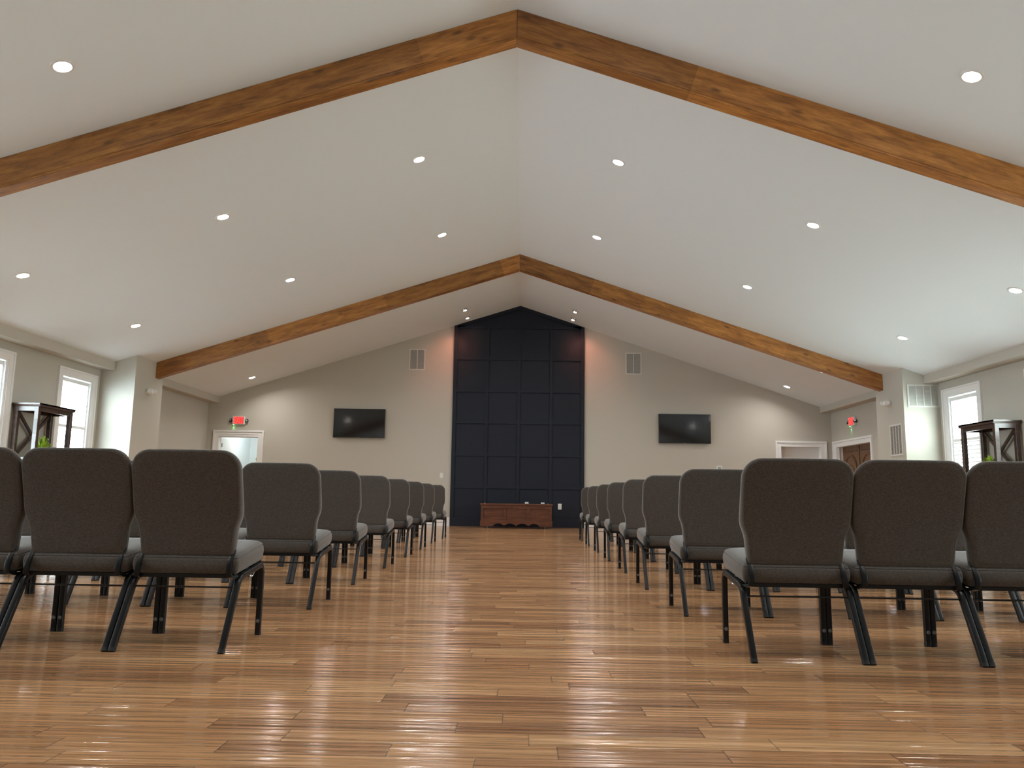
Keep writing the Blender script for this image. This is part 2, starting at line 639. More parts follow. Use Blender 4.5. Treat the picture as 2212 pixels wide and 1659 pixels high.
# end wall with the left doorway and the right recessed door
DL = (-7.229, -6.293, 2.01)
DN = (6.057, 6.992, 1.962)
bm = nb()
xs = [XL, DL[0], DL[1], RIDGE_X, DN[0], DN[1], XR]
for a, b in zip(xs, xs[1:]):
    z0 = DL[2] if a == DL[0] else DN[2] if a == DN[0] else 0.0
    prism(bm, [(a, z0), (b, z0), (b, roof(b)), (a, roof(a))], YF, YF + WT)
struct(obj('wall_far', bm, 'wall'))
bm = nb()
prism(bm, [(XL, 0), (XR, 0), (XR, roof(XR)), (RIDGE_X, RIDGE_Z), (XL, roof(XL))], YB - WT, YB)
struct(obj('wall_back', bm, 'wall'))

# boxed bulkheads under the eaves
bm = nb()
prism(bm, [(XL, BULK_ZL), (BULK_L, BULK_ZL), (BULK_L, roof(BULK_L)), (XL, roof(XL))], YB, YF)
struct(obj('trim_1', bm, 'wall'), 'boxed bulkhead running along the left eave')
bm = nb()
prism(bm, [(XR, BULK_ZR), (XR, roof(XR)), (BULK_R, roof(BULK_R)), (BULK_R, BULK_ZR)], YB, YF)
struct(obj('trim_2', bm, 'wall'), 'boxed bulkhead running along the right eave')
# piers that carry the beams
n = 3
for xa, xb, side in ((XL, PIER_L, 'left'), (PIER_R, XR, 'right')):
    for ya, yb, w in ((13.68, 14.74, 'far'), (6.11, 7.17, 'near')):
        bm = nb()
        prism(bm, [(xa, 0), (xb, 0), (xb, roof(xb)), (xa, roof(xa))], ya, yb)
        struct(obj('trim_%d' % n, bm, 'wall'), 'painted %s pier carrying the %s beam' % (side, w))
        n += 1
# baseboards
BH = 0.2


def baseboard(bm, x0, x1, y0, y1):
    box(bm, x0, x1, y0, y1, 0.0, BH - 0.03)
    cx, cy = (x0 + x1) / 2, (y0 + y1) / 2
    if x1 - x0 > y1 - y0:
        box(bm, x0, x1, y0 + 0.006, y1, BH - 0.03, BH)
    else:
        d = 0.006
        box(bm, x0 + (d if cx > 0 else 0), x1 - (0 if cx > 0 else d), y0, y1, BH - 0.03, BH)


bm = nb()
for a, b in ((-6.156, -1.69), (1.44, 5.92)):
    baseboard(bm, a, b, YF - 0.018, YF)
struct(obj('baseboard_far', bm, 'white'))
bm = nb()
for a, b in ((YB, 6.11), (7.17, 13.68), (14.74, YF - 0.02)):
    baseboard(bm, XL, XL + 0.018, a, b)
struct(obj('baseboard_left', bm, 'white'))
bm = nb()
for a, b in ((YB, 6.11), (7.17, 13.68), (14.74, 16.36)):
    baseboard(bm, XR - 0.018, XR, a, b)
struct(obj('baseboard_right', bm, 'white'))

# ------------------------------------------------------------------ timber beams
Y1, Y2, BD, BTH = 6.86, 14.428, 0.3016, 0.16
WD, WM, WLT = (0.155, 0.056, 0.012), (0.35, 0.138, 0.030), (0.52, 0.228, 0.052)


def beam(y0, side, where, seed):
    xe = PIER_L if side < 0 else PIER_R
    ang = math.atan(SL) if side < 0 else -math.atan(SR)
    m = wood('stained_beam_timber', WD, WM, WLT, 0.42, rot_y=ang, board=1.9 + 0.4 * (seed % 2), seed=seed)
    g = 0.0012 * side
    bm = nb()
    x0, x1 = RIDGE_X + g, xe

    def L(x, d):
        return roof(x) - d - RIDGE_Z

    # face boards and soffit board of the boxed beam, slightly set apart at the lower edge
    def plate(ya, yb, da, db):
        prism(bm, [(x0 - RIDGE_X, L(x0, da)), (x1 - RIDGE_X, L(x1, da)), (x1 - RIDGE_X, L(x1, db)), (x0 - RIDGE_X, L(x0, db))], ya, yb)
    plate(0.0, BTH, 0.0, BD - 0.024)
    plate(0.005, BTH - 0.005, BD - 0.026, BD)
    bmesh.ops.bevel(bm, geom=[e for e in bm.edges if abs(e.verts[0].co.z - e.verts[1].co.z) > 0.5 or True], offset=0.004, segments=2, affect='EDGES')
    o = obj('timber_beam', bm, m)
    o.location = (RIDGE_X, y0, RIDGE_Z)
    s = 'left' if side < 0 else 'right'
    tag(o, 'stained knotty timber beam under the %s ceiling slope, the %s' % (s, where), 'beam', 'stained ceiling beams')


beam(Y1, -1, 'big near one above the camera', 1.0)
beam(Y1, 1, 'big near one above the camera', 2.0)
beam(Y2, -1, 'smaller far one towards the end wall', 5.0)
beam(Y2, 1, 'smaller far one towards the end wall', 8.0)

# ------------------------------------------------------------------ dark panelled feature wall
PX0, PX1 = -1.69, 1.441
bm = nb()
prism(bm, [(PX0, 0), (PX1, 0), (PX1, roof(PX1) - 0.002), (RIDGE_X, RIDGE_Z - 0.002), (PX0, roof(PX0) - 0.002)], YF - 0.014, YF - 0.001)
PB = 0.068
ph = -0.014
yf0, yf1 = YF - 0.014 - 0.03, YF - 0.013
zs = [0.882, 1.634, 2.40, 3.153, 3.931, 4.702]
top = 4.70
box(bm, PX0, PX1, yf0, yf1, 0.0, 0.215)                       # plinth
for x in (PX0, PX1 - 0.085):
    zt = min(roof(x), roof(x + 0.085))
    box(bm, x, x + 0.085, yf0, yf1, 0.215, zt)
for x in (-0.877, -0.117, 0.648):
    box(bm, x - PB / 2, x + PB / 2, yf0, yf1, 0.215, 4.71)
vx = [PX0 + 0.085, -0.877 - PB / 2, -0.877 + PB / 2, -0.117 - PB / 2, -0.117 + PB / 2, 0.648 - PB / 2, 0.648 + PB / 2, PX1 - 0.085]
for z in zs:
    for a, b in zip(vx[::2], vx[1::2]):
        box(bm, a, b, yf0, yf1, z, z + PB)
# sloping battens under the roof line
for a, b in ((PX0 + 0.085, RIDGE_X), (RIDGE_X, PX1 - 0.085)):
    prism(bm, [(a, roof(a)), (b, roof(b)), (b, roof(b) - 0.085), (a, roof(a) - 0.085)], yf0, yf1)
o = obj('accent_panel', bm, 'panel')
tag(o, 'dark navy panelled accent wall with square battens up to the ridge', 'wall panel')

# ------------------------------------------------------------------ windows with plantation shutters


def window(n, y, side, tilt_low):
    """local frame: u along y, wall face at w = 0, room side positive"""
    xw = XL if side < 0 else XR
    zt = WIN_ZL if side < 0 else WIN_ZR
    sg = 1 if side < 0 else -1

    def B(bm, u0, u1, w0, w1, z0, z1, bev=0):
        xa, xb = xw + sg * w0, xw + sg * w1
        box(bm, min(xa, xb), max(xa, xb), y + u0, y + u1, z0, z1, bev, 1)
    root = empty('window_%d' % n, (0, 0, 0))
    struct(root)
    hw, z0 = WIN_HW, WIN_Z0
    bm = nb()
    cw = 0.122
    o_ = hw + cw
    for a, b in ((-o_, -hw), (hw, o_)):
        B(bm, a, b, 0, 0.02, z0 - cw, zt + cw)
        q = (a, a + 0.03) if a < 0 else (b - 0.03, b)
        B(bm, q[0], q[1], 0.02, 0.036, z0 - cw, zt + cw)
    for za, zb, q in ((zt, zt + cw, (zt + cw - 0.03, zt + cw)), (z0 - cw, z0, (z0 - cw, z0 - cw + 0.03))):
        B(bm, -hw, hw, 0, 0.02, za, zb)
        B(bm, -o_ + 0.03, o_ - 0.03, 0.02, 0.036, *q)
    obj('casing', bm, 'white', root)
    bm = nb()
    f = 0.045                                            # shutter surround inside the opening
    B(bm, -hw, -hw + f, -0.06, 0.005, z0, zt)
    B(bm, hw - f, hw, -0.06, 0.005, z0, zt)
    B(bm, -hw + f, hw - f, -0.06, 0.005, zt - 0.02, zt)
    B(bm, -hw + f, hw - f, -0.06, 0.005, z0, z0 + 0.02)
    obj('shutter_surround', bm, 'shutter', root)
    bm = nb()
    s0, s1 = -hw + f + 0.004, hw - f - 0.004
    st = 0.03
    zb, ztp = z0 + 0.024, zt - 0.034
    B(bm, s0, s0 + st, -0.05, -0.02, zb, ztp)
    B(bm, s1 - st, s1, -0.05, -0.02, zb, ztp)
    B(bm, s0 + st, s1 - st, -0.05, -0.02, zb, zb + 0.07)
    B(bm, s0 + st, s1 - st, -0.05, -0.02, ztp - 0.062, ztp)
    zm = 1.711
    B(bm, s0 + st, s1 - st, -0.05, -0.02, zm, zm + 0.05)
    panel = obj('shutter_panel', bm, 'shutter', root)
    for nm, za, zbb, tl in (('louvers', zm + 0.06, ztp - 0.066, -0.14 if side < 0 else -0.10), ('louvers', zb + 0.075, zm - 0.004, tilt_low)):
        bm = nb()
        k = max(2, round((zbb - za) / 0.066))
        for i in range(k):
            zc = za + (i + 0.5) * (zbb - za) / k
            # blade: lens section across the wall depth
            prof = [(-0.034, 0.0), (-0.017, 0.003), (0.0, 0.004), (0.017, 0.003), (0.034, 0.0), (0.017, -0.003), (0.0, -0.004), (-0.017, -0.003)]
            c, s = math.cos(tl), math.sin(tl)
            poly = [(xw + sg * (-0.035 + (a * c - b * s)), zc + a * s + b * c) for a, b in prof]
            prism(bm, poly, y + s0 + st + 0.002, y + s1 - st - 0.002, 'y')
        obj(nm, bm, 'shutter', panel)
    bm = nb()
    B(bm, -hw, hw, -0.128, -0.122, z0, zt)
    obj('glass_pane', bm, 'glass', root)
    bm = nb()
    fw = 0.03
    B(bm, -hw, -hw + fw, -0.145, -0.105, z0, zt)
    B(bm, hw - fw, hw, -0.145, -0.105, z0, zt)
    for z in (z0, zt - fw, (z0 + zt) / 2 - fw / 2):
        B(bm, -hw + fw, hw - fw, -0.145, -0.105, z, z + fw)
    obj('sash', bm, 'white', root)


n = 1
for y in WIN_Y:
    window(n, y, -1, -0.22)
    n += 1
for y in WIN_Y:
    window(n, y, 1, 0.95 if y > 7 else 0.0)  # out-of-view windows keep their louvers open to pass more light
    n += 1

# ------------------------------------------------------------------ doors


def casing_far(bm, x0, x1, zt, cw, ch):
    """picture-frame casing on the far wall (faces -y)"""
    y1 = YF
    for a, b, q in ((x0 - cw, x0, (x0 - cw, x0 - cw + 0.04)), (x1, x1 + cw, (x1 + cw - 0.04, x1 + cw))):
        box(bm, a, b, y1 - 0.02, y1, 0, zt + ch)
        box(bm, q[0], q[1], y1 - 0.038, y1 - 0.02, 0, zt + ch)
    box(bm, x0, x1, y1 - 0.02, y1, zt, zt + ch)
    box(bm, x0 - cw + 0.04, x1 + cw - 0.04, y1 - 0.038, y1 - 0.02, zt + ch - 0.04, zt + ch)
    box(bm, x0 - 0.012, x1 + 0.012, y1 - 0.027, y1 - 0.02, zt + 0.055, zt + 0.065)


d1 = struct(empty('door_1'), 'open white door in the left doorway of the end wall')
bm = nb()
casing_far(bm, DL[0], DL[1], DL[2], 0.137, 0.155)
obj('casing', bm, 'white', d1)
bm = nb()
box(bm, DL[0] - 0.001, DL[0] + 0.012, YF, YF + WT, 0, DL[2])
box(bm, DL[1] - 0.012, DL[1] + 0.001, YF, YF + WT, 0, DL[2])
box(bm, DL[0], DL[1], YF, YF + WT, DL[2] - 0.012, DL[2] + 0.001)
box(bm, DL[0] + 0.012, DL[0] + 0.026, YF + 0.07, YF + 0.10, 0, DL[2] - 0.012)
obj('jamb', bm, 'white', d1)
bm = nb()
box(bm, -7.262, -7.222, YF + WT + 0.01, YF + WT + 0.92, 0.01, 1.99, 0.003, 1)
leaf = obj('door_leaf', bm, 'white', d1)
for z in (1.77, 1.0, 0.22):
    bm = nb()
    box(bm, -7.222, -7.2175, YF + WT + 0.012, YF + WT + 0.055, z, z + 0.09)
    tube(bm, [(-7.2165, YF + WT + 0.004, z - 0.004), (-7.2165, YF + WT + 0.004, z + 0.094)], 0.013, seg=10)
    obj('hinge', bm, 'bezel', leaf)

d2 = struct(empty('door_2'), 'closed white door set deep in a cased opening at the right of the end wall')
bm = nb()
casing_far(bm, DN[0], DN[1], DN[2], 0.13, 0.13)
obj('casing', bm, 'white', d2)
bm = nb()
box(bm, DN[0] - 0.02, DN[0] + 0.004, YF - 0.001, YF + 0.153, 0, DN[2])
box(bm, DN[1] - 0.004, DN[1] + 0.02, YF - 0.001, YF + 0.153, 0, DN[2])
box(bm, DN[0] - 0.02, DN[1] + 0.02, YF - 0.001, YF + 0.153, DN[2] - 0.004, DN[2] + 0.02)
obj('jamb', bm, 'white', d2)
bm = nb()
box(bm, DN[0] - 0.02, DN[1] + 0.02, YF + 0.152, YF + 0.19, 0, DN[2] + 0.02)
obj('door_leaf', bm, 'white', d2)

d3 = struct(empty('door_3'), 'pair of oak doors with carved arches in the right wall')
bm = nb()
y0, y1, _, zt = DOOR_R
cw = 0.14
for a, b, q in ((y0 - 0.117, y0, (y0 - 0.117, y0 - 0.08)), (y1, y1 + 0.2, (y1 + 0.16, y1 + 0.2))):
    box(bm, XR - 0.02, XR, a, b, 0, zt + cw)
    box(bm, XR - 0.038, XR - 0.02, q[0], q[1], 0, zt + cw)
box(bm, XR - 0.02, XR, y0, y1, zt, zt + cw)
box(bm, XR - 0.038, XR - 0.02, y0 - 0.08, y1 + 0.16, zt + cw - 0.04, zt + cw)
obj('casing', bm, 'white', d3)
bm = nb()
box(bm, XR - 0.001, XR + 0.2, y1 - 0.004, y1 + 0.02, 0, zt)
box(bm, XR - 0.001, XR + 0.2, y0 - 0.02, y0 + 0.004, 0, zt)
box(bm, XR - 0.001, XR + 0.2, y0 - 0.02, y1 + 0.02, zt - 0.004, zt + 0.02)
box(bm, XR + 0.03, XR + 0.045, y1 - 0.02, y1, 0, zt)
obj('jamb', bm, 'white', d3)
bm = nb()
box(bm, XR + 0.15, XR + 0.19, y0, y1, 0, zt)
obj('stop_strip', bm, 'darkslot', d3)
for a, b in ((y0 + 0.005, 17.325), (17.372, y1 - 0.005)):
    bm = nb()
    xf = XR + 0.125
    box(bm, xf, xf + 0.024, a, b, 0.005, zt - 0.004, 0.002, 1)
    lf = obj('door_leaf', bm, 'doorwood', d3)
    bm = nb()
    m_, M_ = a + 0.13, b - 0.13
    c_ = (m_ + M_) / 2
    hw_ = (M_ - m_) / 2
    arch = [(m_, 0.3)] + [(c_ - hw_ * math.cos(t), 1.42 + 0.33 * math.sin(t)) for t in [math.pi * k / 16 for k in range(17)]] + [(M_, 0.3)]
    prism(bm, arch, xf - 0.012, xf + 0.002, 'x')
    obj('carved_panel', bm, 'doorwood', lf)
    bm = nb()
    for sc in (1.0, 0.62):
        tube(bm, [(xf - 0.014, c_ - hw_ * sc * math.cos(t), 1.2 + 0.16 * sc + 0.36 * sc * math.sin(t)) for t in [math.pi * k / 16 for k in range(17)]], 0.03, seg=8, up=(1, 0, 0))
    tube(bm, [(xf - 0.006, a + 0.08, 1.82), (xf - 0.006, b - 0.08, 1.82)], 0.018, seg=8, up=(0, 0, 1))
    obj('arch_moulding', bm, 'doorwood', lf, True)

# corridor behind the left doorway
YC = YF + WT
bm = nb()
box(bm, -7.47, -7.33, YC, 21.2, 0, 2.75)
struct(obj('wall_corridor_left', bm, 'ceiling'))
bm = nb()
box(bm, -7.33, -5.4, 21.0, 21.12, 0, 2.75)
struct(obj('wall_corridor_end', bm, 'ceiling'))
bm = nb()
box(bm, -5.52, -5.4, YC, 21.0, 0, 2.75)
struct(obj('wall_corridor_right', bm, 'ceiling'))
bm = nb()
box(bm, -7.33, -5.52, YC, 21.0, 2.6, 2.75)
struct(obj('ceiling_corridor', bm, 'ceiling'))
bm = nb()
box(bm, -7.33, -5.52, YC, 21.0, -0.1, 0.0)
struct(obj('floor_corridor', bm, 'floor'))
o = empty('unseen_corridor_fill', (-6.6, 19.75, 2.6))  # out-of-sight lamp added to brighten the corridor walls
tag(o, 'unseen round fill lamp added to light the corridor behind the left doorway', 'lamp')
bm = nb()
lathe(bm, [(0.0, -0.07), (0.1, -0.062), (0.15, -0.04), (0.165, 0.0)], seg=28)
obj('diffuser', bm, emit('corridor_fill_glow', (0.93, 1.0, 0.97), 60.0), o, True)
bm = nb()
lathe(bm, [(0.163, 0.0), (0.163, -0.018), (0.175, -0.018), (0.18, 0.0)], seg=28)
obj('rim', bm, 'plastic', o, True)


def leafy(name, n, h, spread, leaf_l, leaf_w, mat, parent, z0=0.0, seed=1, dome=0.5):
    rnd = random.Random(seed)
    bm = nb()
    for i in range(n):
        a = rnd.uniform(0, 2 * math.pi)
        t = rnd.uniform(0.15, 1.0)
        d = Vector((math.cos(a) * t, math.sin(a) * t, 0))
        L = leaf_l * rnd.uniform(0.7, 1.15)
        base = Vector((d.x * 0.02, d.y * 0.02, z0))
        tip = Vector((d.x * spread, d.y * spread, z0 + h * rnd.uniform(0.75, 1.05) * (1 - dome * t * t)))
        mid = (base + tip) / 2 + Vector((0, 0, 0.25 * h * t))
        side = Vector((-math.sin(a), math.cos(a), rnd.uniform(-0.3, 0.3))).normalized()
        prev = None
        for k in range(7):
            s = k / 6
            p = base * (1 - s) ** 2 + mid * 2 * s * (1 - s) + tip * s * s
            w = leaf_w * (0.25 + 1.2 * s) * (1 - s) ** 0.6 + 0.001
            if k % 2 and k < 6:
                w *= 1.35
            l, r, c = bm.verts.new(p + side * w), bm.verts.new(p - side * w), bm.verts.new(p - Vector((0, 0, 0.18 * w + 0.0008)))
            if prev:
                bm.faces.new((prev[0], prev[2], c, l))
                bm.faces.new((prev[2], prev[1], r, c))
                bm.faces.new((prev[0], l, r, prev[1]))
            prev = (l, r, c)
    return obj(name, bm, mat, parent)


# plant stand and vine at the end of the corridor
o = empty('corridor_plant', (-6.93, 20.55, 0.0))
tag(o, 'thin leafy green plant seen through the left doorway', 'plant')
bm = nb()
lathe(bm, [(0.02, 0.0), (0.13, 0.0), (0.17, 0.32), (0.185, 0.34), (0.165, 0.34), (0.155, 0.30), (0.0, 0.30)], seg=28)
obj('planter', bm, 'porcelain', o, True)
bm = nb()
for k in range(5):
    a = k * 1.3
    tube(bm, [(0.03 * math.cos(a), 0.03 * math.sin(a), 0.3), (0.05 * math.cos(a), 0.05 * math.sin(a), 0.9), (0.14 * math.cos(a), 0.10 * math.sin(a), 1.38)], 0.012, seg=6)
obj('stem', bm, 'stem', o, True)
leafy('foliage', 34, 0.36, 0.30, 0.2, 0.016, 'leaf', o, 1.3, 5, 0.8)

# ------------------------------------------------------------------ recessed lights


def light_mat(x, y):
    s = SL if x < RIDGE_X else -SR
    nrm = Vector((s, 0, -1)).normalized()            # points down into the room
    zax = -nrm
    yax = Vector((0, 1, 0))
    xax = yax.cross(zax)
    M = Matrix((xax, yax, zax)).transposed().to_4x4()
    M.translation = (x, y, roof(x))
    return M


def make_downlight():
    root = empty('recessed_light')
    bm = nb()
    lathe(bm, [(0.066, 0.0), (0.066, -0.006), (0.07, -0.009), (0.086, -0.007), (0.092, 0.001)], seg=32)
    obj('trim_ring', bm, 'plastic', root, True)
    bm = nb()
    lathe(bm, [(0.0005, -0.0055), (0.066, -0.0045)], seg=24, cap0=True)
    obj('lens', bm, 'lamp', root)
    return root


lamp_light = bpy.data.lights.new('downlight_beam', 'AREA')
lamp_light.shape = 'DISK'
lamp_light.size = 0.13
lamp_light.energy = LAMP_POWER
lamp_light.color = LAMP_COLOR
lamp_light.spread = math.radians(150)


LX = [(-1.357, 'left', 'nearest the ridge'), (1.146, 'right', 'nearest the ridge'), (-3.786, 'left', 'midway down'), (3.543, 'right', 'midway down'), (-6.225, 'left', 'lowest down'), (5.955, 'right', 'lowest down')]
LY = [(5.89, 'in front of the near beam'), (9.34, 'first row past the near beam'), (12.2, 'second row past the near beam'), (15.37, 'just behind the far beam'), (17.66, 'beside the end wall'), (2.6, 'unseen row added for light')]  # last row is out of view, added to light the near end
proto = None
for y, wy in LY:
    for x, s, wx in LX:
        if wy == 'beside the end wall' and abs(x) < 5:
            continue
        if x > 5 and 15 < y < 16:
            y = 15.52
        r = make_downlight() if proto is None else dup(proto)
        proto = proto or r
        r.matrix_world = light_mat(x, y)
        lo = bpy.data.objects.new('downlight_beam', lamp_light)
        lo.matrix_world = light_mat(x, y) @ Matrix.Translation((0, 0, -0.0075))
        COL.objects.link(lo)
        tag(r, 'round recessed light on the %s slope, %s, %s' % (s, wx, wy), 'ceiling light', 'recessed ceiling lights')


def make_eyeball():
    root = empty('eyeball_spotlight')
    bm = nb()
    lathe(bm, [(0.06, 0.002), (0.06, -0.008), (0.066, -0.012), (0.085, -0.008), (0.09, 0.001)], seg=28)
    obj('trim_ring', bm, 'plastic', root, True)
    bm = nb()
    lathe(bm, [(0.058, 0.0), (0.058, -0.02), (0.052, -0.04), (0.045, -0.05), (0.041, -0.05), (0.041, -0.035)], seg=28)
    gim = obj('eyeball', bm, 'chrome', root, True)
    bm = nb()
    lathe(bm, [(0.0005, -0.041), (0.041, -0.038)], seg=20, cap0=True)
    obj('lens', bm, 'warmlamp', gim)
    return root


proto = None
for x, s in ((-1.36, 'left'), (1.14, 'right')):
    for y, w in ((17.19, 'farther from the end wall'), (17.97, 'closer to the end wall')):
        r = make_eyeball() if proto is None else dup(proto)
        proto = proto or r
        r.matrix_world = light_mat(x, y)
        tag(r, 'warm eyeball spotlight above the %s side of the dark panel, %s' % (s, w), 'spotlight', 'eyeball spotlights above the accent panel')
        d = bpy.data.lights.new('eyeball_beam', 'SPOT')
        d.energy = 19
        d.color = (1.0, 0.34, 0.22)
        d.spot_size = math.radians(62)
        d.spot_blend = 0.9
        d.shadow_soft_size = 0.04
        lo = bpy.data.objects.new('eyeball_beam', d)
        lo.location = (x, y, roof(x) - 0.075)
        tgt = Vector((x * 1.30 + (0.05 if x > 0 else -0.05), YF, 3.95))
        lo.rotation_euler = (tgt - lo.location).to_track_quat('-Z', 'Y').to_euler()
        COL.objects.link(lo)

# ------------------------------------------------------------------ televisions


def tv(x, z, label):
    W_, H_ = 1.22, 0.69
    root = empty('television', (x + W_ / 2, YF - 0.08, z - H_))
    tag(root, label, 'television', 'wall televisions')
    bm = nb()
    box(bm, -W_ / 2, W_ / 2, 0.0, 0.045, 0, H_, 0.004)
    obj('bezel', bm, 'bezel', root)
    bm = nb()
    box(bm, -W_ / 2 + 0.009, W_ / 2 - 0.009, -0.0015, 0.001, 0.016, H_ - 0.009)
    obj('screen', bm, 'screen', root)
    bm = nb()
    box(bm, -0.3, 0.3, 0.045, 0.08, 0.12, 0.56)
    obj('wall_mount', bm, 'bezel', root)
    bm = nb()
    box(bm, -0.03, 0.03, -0.003, 0.001, 0.003, 0.011)
    obj('logo_strip', bm, 'glide', root)


tv(-4.50, 2.710, 'black flat television on the end wall, left of the dark panel')
tv(3.188, 2.686, 'black flat television on the end wall, right of the dark panel')

# ------------------------------------------------------------------ grilles


def vent(name, w, h, cols, loc, rz, label, backing='duct', pitch=0.0125):
    root = empty(name, loc, rz)
    tag(root, label, 'air vent')
    f = 0.028
    bm = nb()
    box(bm, -w / 2, w / 2, -0.012, 0, 0, f)
    box(bm, -w / 2, w / 2, -0.012, 0, h - f, h)
    box(bm, -w / 2, -w / 2 + f, -0.012, 0, f, h - f)
    box(bm, w / 2 - f, w / 2, -0.012, 0, f, h - f)
    iw = (w - 2 * f) / cols
    for k in range(1, cols):
        c = -w / 2 + f + iw * k
        box(bm, c - 0.008, c + 0.008, -0.012, 0, f, h - f)
    obj('frame', bm, 'grille', root)
    bm = nb()
    n_ = int((h - 2 * f) / pitch)
    for k in range(n_):
        z = f + (k + 0.5) * (h - 2 * f) / n_
        prism(bm, [(-0.0105, z + 0.0022), (-0.0095, z + 0.0032), (-0.002, z - 0.0022), (-0.003, z - 0.0032)], -w / 2 + f, w / 2 - f, 'x')
    obj('slats', bm, 'grille', root)
    bm = nb()
    box(bm, -w / 2 + f * 0.6, w / 2 - f * 0.6, -0.0008, 0.0, f * 0.6, h - f * 0.6)
    obj('duct_backing', bm, backing, root)  # flat backing sheet, its tone chosen per vent


vent('air_vent', 0.385, 0.52, 2, (-2.572, YF, 3.667), 0, 'two section wall vent high on the end wall, left of the dark panel', 'backgrey')
vent('air_vent', 0.385, 0.53, 2, (2.614, YF, 3.628), 0, 'two section wall vent high on the end wall, right of the dark panel', 'backgrey')
vent('air_vent', 0.56, 0.40, 4, (6.98, 13.68, 2.342), 0, 'pale four section return vent on the window side of the right pier', 'backpale')
vent('air_vent', 0.45, 0.56, 4, (PIER_R, 14.01, 1.512), -math.pi / 2, 'tall dark slotted vent on the aisle side of the right pier')

# ------------------------------------------------------------------ emergency lights and exit signs


def egg_light(loc, rz, label):
    root = empty('emergency_light', loc, rz)
    tag(root, label, 'emergency light', 'emergency lights on the piers')
    bm = nb()
    rings = []
    for d, q in ((0.0, 1.0), (-0.03, 1.0), (-0.055, 0.94), (-0.075, 0.8), (-0.09, 0.55), (-0.096, 0.25)):
        rings.append([(0.095 * q * math.cos(2 * math.pi * k / 36), d, 0.062 * q * math.sin(2 * math.pi * k / 36)) for k in range(36)])
    loft(bm, rings)
    obj('housing', bm, 'plastic', root, True, 60)
    for sx in (-1, 1):
        bm = nb()
        M = Matrix.Translation((sx * 0.075, -0.072, 0.004)) @ Matrix.Rotation(math.radians(sx * 90), 4, 'Y') @ Matrix.Rotation(math.radians(22), 4, 'X')
        lathe(bm, [(0.0, -0.035), (0.026, -0.03), (0.042, -0.012), (0.046, 0.01), (0.046, 0.034), (0.042, 0.038), (0.037, 0.032)], M, 24)
        h_ = obj('lamp_head', bm, 'plastic', root, True)
        bm = nb()
        lathe(bm, [(0.001, 0.030), (0.012, 0.030), (0.016, 0.028), (0.037, 0.032)], M, 20)
        obj('lens', bm, 'porcelain', h_, True)


egg_light((PIER_L, 14.19, 2.50), math.pi / 2, 'white twin head emergency light high on the left pier')
egg_light((PIER_R, 14.22, 2.47), -math.pi / 2, 'white twin head emergency light high on the right pier')


def exit_sign(loc, rz, label):
    root = empty('exit_sign', loc, rz)
    tag(root, label, 'exit sign', 'lit exit signs')
    bm = nb()
    box(bm, -0.15, 0.15, -0.055, 0.0, 0.0, 0.2, 0.012, 3)
    obj('housing', bm, 'plastic', root, True)
    bm = nb()
    box(bm, -0.118, 0.118, -0.057, -0.0545, 0.018, 0.186)
    obj('face_plate', bm, 'exitface', root)
    cu = bpy.data.curves.new('exit_letters', 'FONT')
    cu.body = 'EXIT'
    cu.size = 0.178
    cu.align_x, cu.align_y = 'CENTER', 'CENTER'
    cu.extrude = 0.002
    cu.offset = 0.0035
    cu.space_character = 0.98
    t = bpy.data.objects.new('exit_letters', cu)
    COL.objects.link(t)
    bpy.context.view_layer.update()
    me = bpy.data.meshes.new_from_object(t.evaluated_get(bpy.context.evaluated_depsgraph_get()))
    bpy.data.objects.remove(t)
    me.materials.clear()
    me.materials.append(MT['exitred'])
    xs_ = [v.co.x for v in me.vertices]
    k = 0.222 / (max(xs_) - min(xs_))
    ys_ = [v.co.y for v in me.vertices]
    k2 = 0.15 / (max(ys_) - min(ys_))
    cx_, cy_ = (max(xs_) + min(xs_)) / 2, (max(ys_) + min(ys_)) / 2
    for v in me.vertices:
        v.co = ((v.co.x - cx_) * k, -0.058 - v.co.z, (v.co.y - cy_) * k2 + 0.102)
    lo = bpy.data.objects.new('lettering', me)
    COL.objects.link(lo)
    lo.parent = root
    for sx in (-1, 1):
        bm = nb()
        M = Matrix.Translation((sx * 0.185, -0.03, 0.085)) @ Matrix.Rotation(math.radians(62), 4, 'X') @ Matrix.Rotation(math.radians(25 * sx), 4, 'Y')
        lathe(bm, [(0.0, -0.028), (0.026, -0.02), (0.038, 0.0), (0.04, 0.028), (0.036, 0.03), (0.03, 0.024)], M, 24)
        box(bm, min(sx * 0.14, sx * 0.17), max(sx * 0.14, sx * 0.17), -0.036, -0.022, 0.075, 0.092)
        h_ = obj('lamp_head', bm, 'bezel', root, True)
        bm = nb()
        lathe(bm, [(0.001, 0.01), (0.018, 0.014), (0.03, 0.024)], M, 20)
        obj('lens', bm, 'chrome', h_, True)
    bm = nb()
    lathe(bm, [(0.0005, -0.006), (0.005, -0.004), (0.006, 0.0)], Matrix.Translation((-0.125, -0.03, 0.0)), 12, cap0=True)
    obj('test_light', bm, 'greenled', root)
    d = bpy.data.lights.new('test_light_glow', 'SPOT')
    d.energy = 0.9
    d.color = (0.2, 1.0, 0.25)
    d.spot_size = math.radians(50)
    d.spot_blend = 0.8
    d.shadow_soft_size = 0.005
    g = bpy.data.objects.new('test_light_glow', d)
    COL.objects.link(g)
    R_ = Matrix.Rotation(rz, 4, 'Z')
    g.location = Vector(loc) + R_ @ Vector((-0.125, -0.02, -0.008))
    g.rotation_euler = (R_ @ Vector((0.03, 0.10, -1.0))).to_track_quat('-Z', 'Y').to_euler()


exit_sign((-6.772, YF, 2.30), 0, 'red lit exit sign above the left doorway in the end wall')
exit_sign((XR, 17.285, 2.35), -math.pi / 2, 'red lit exit sign above the oak double doors in the right wall')

# ------------------------------------------------------------------ small wall plates


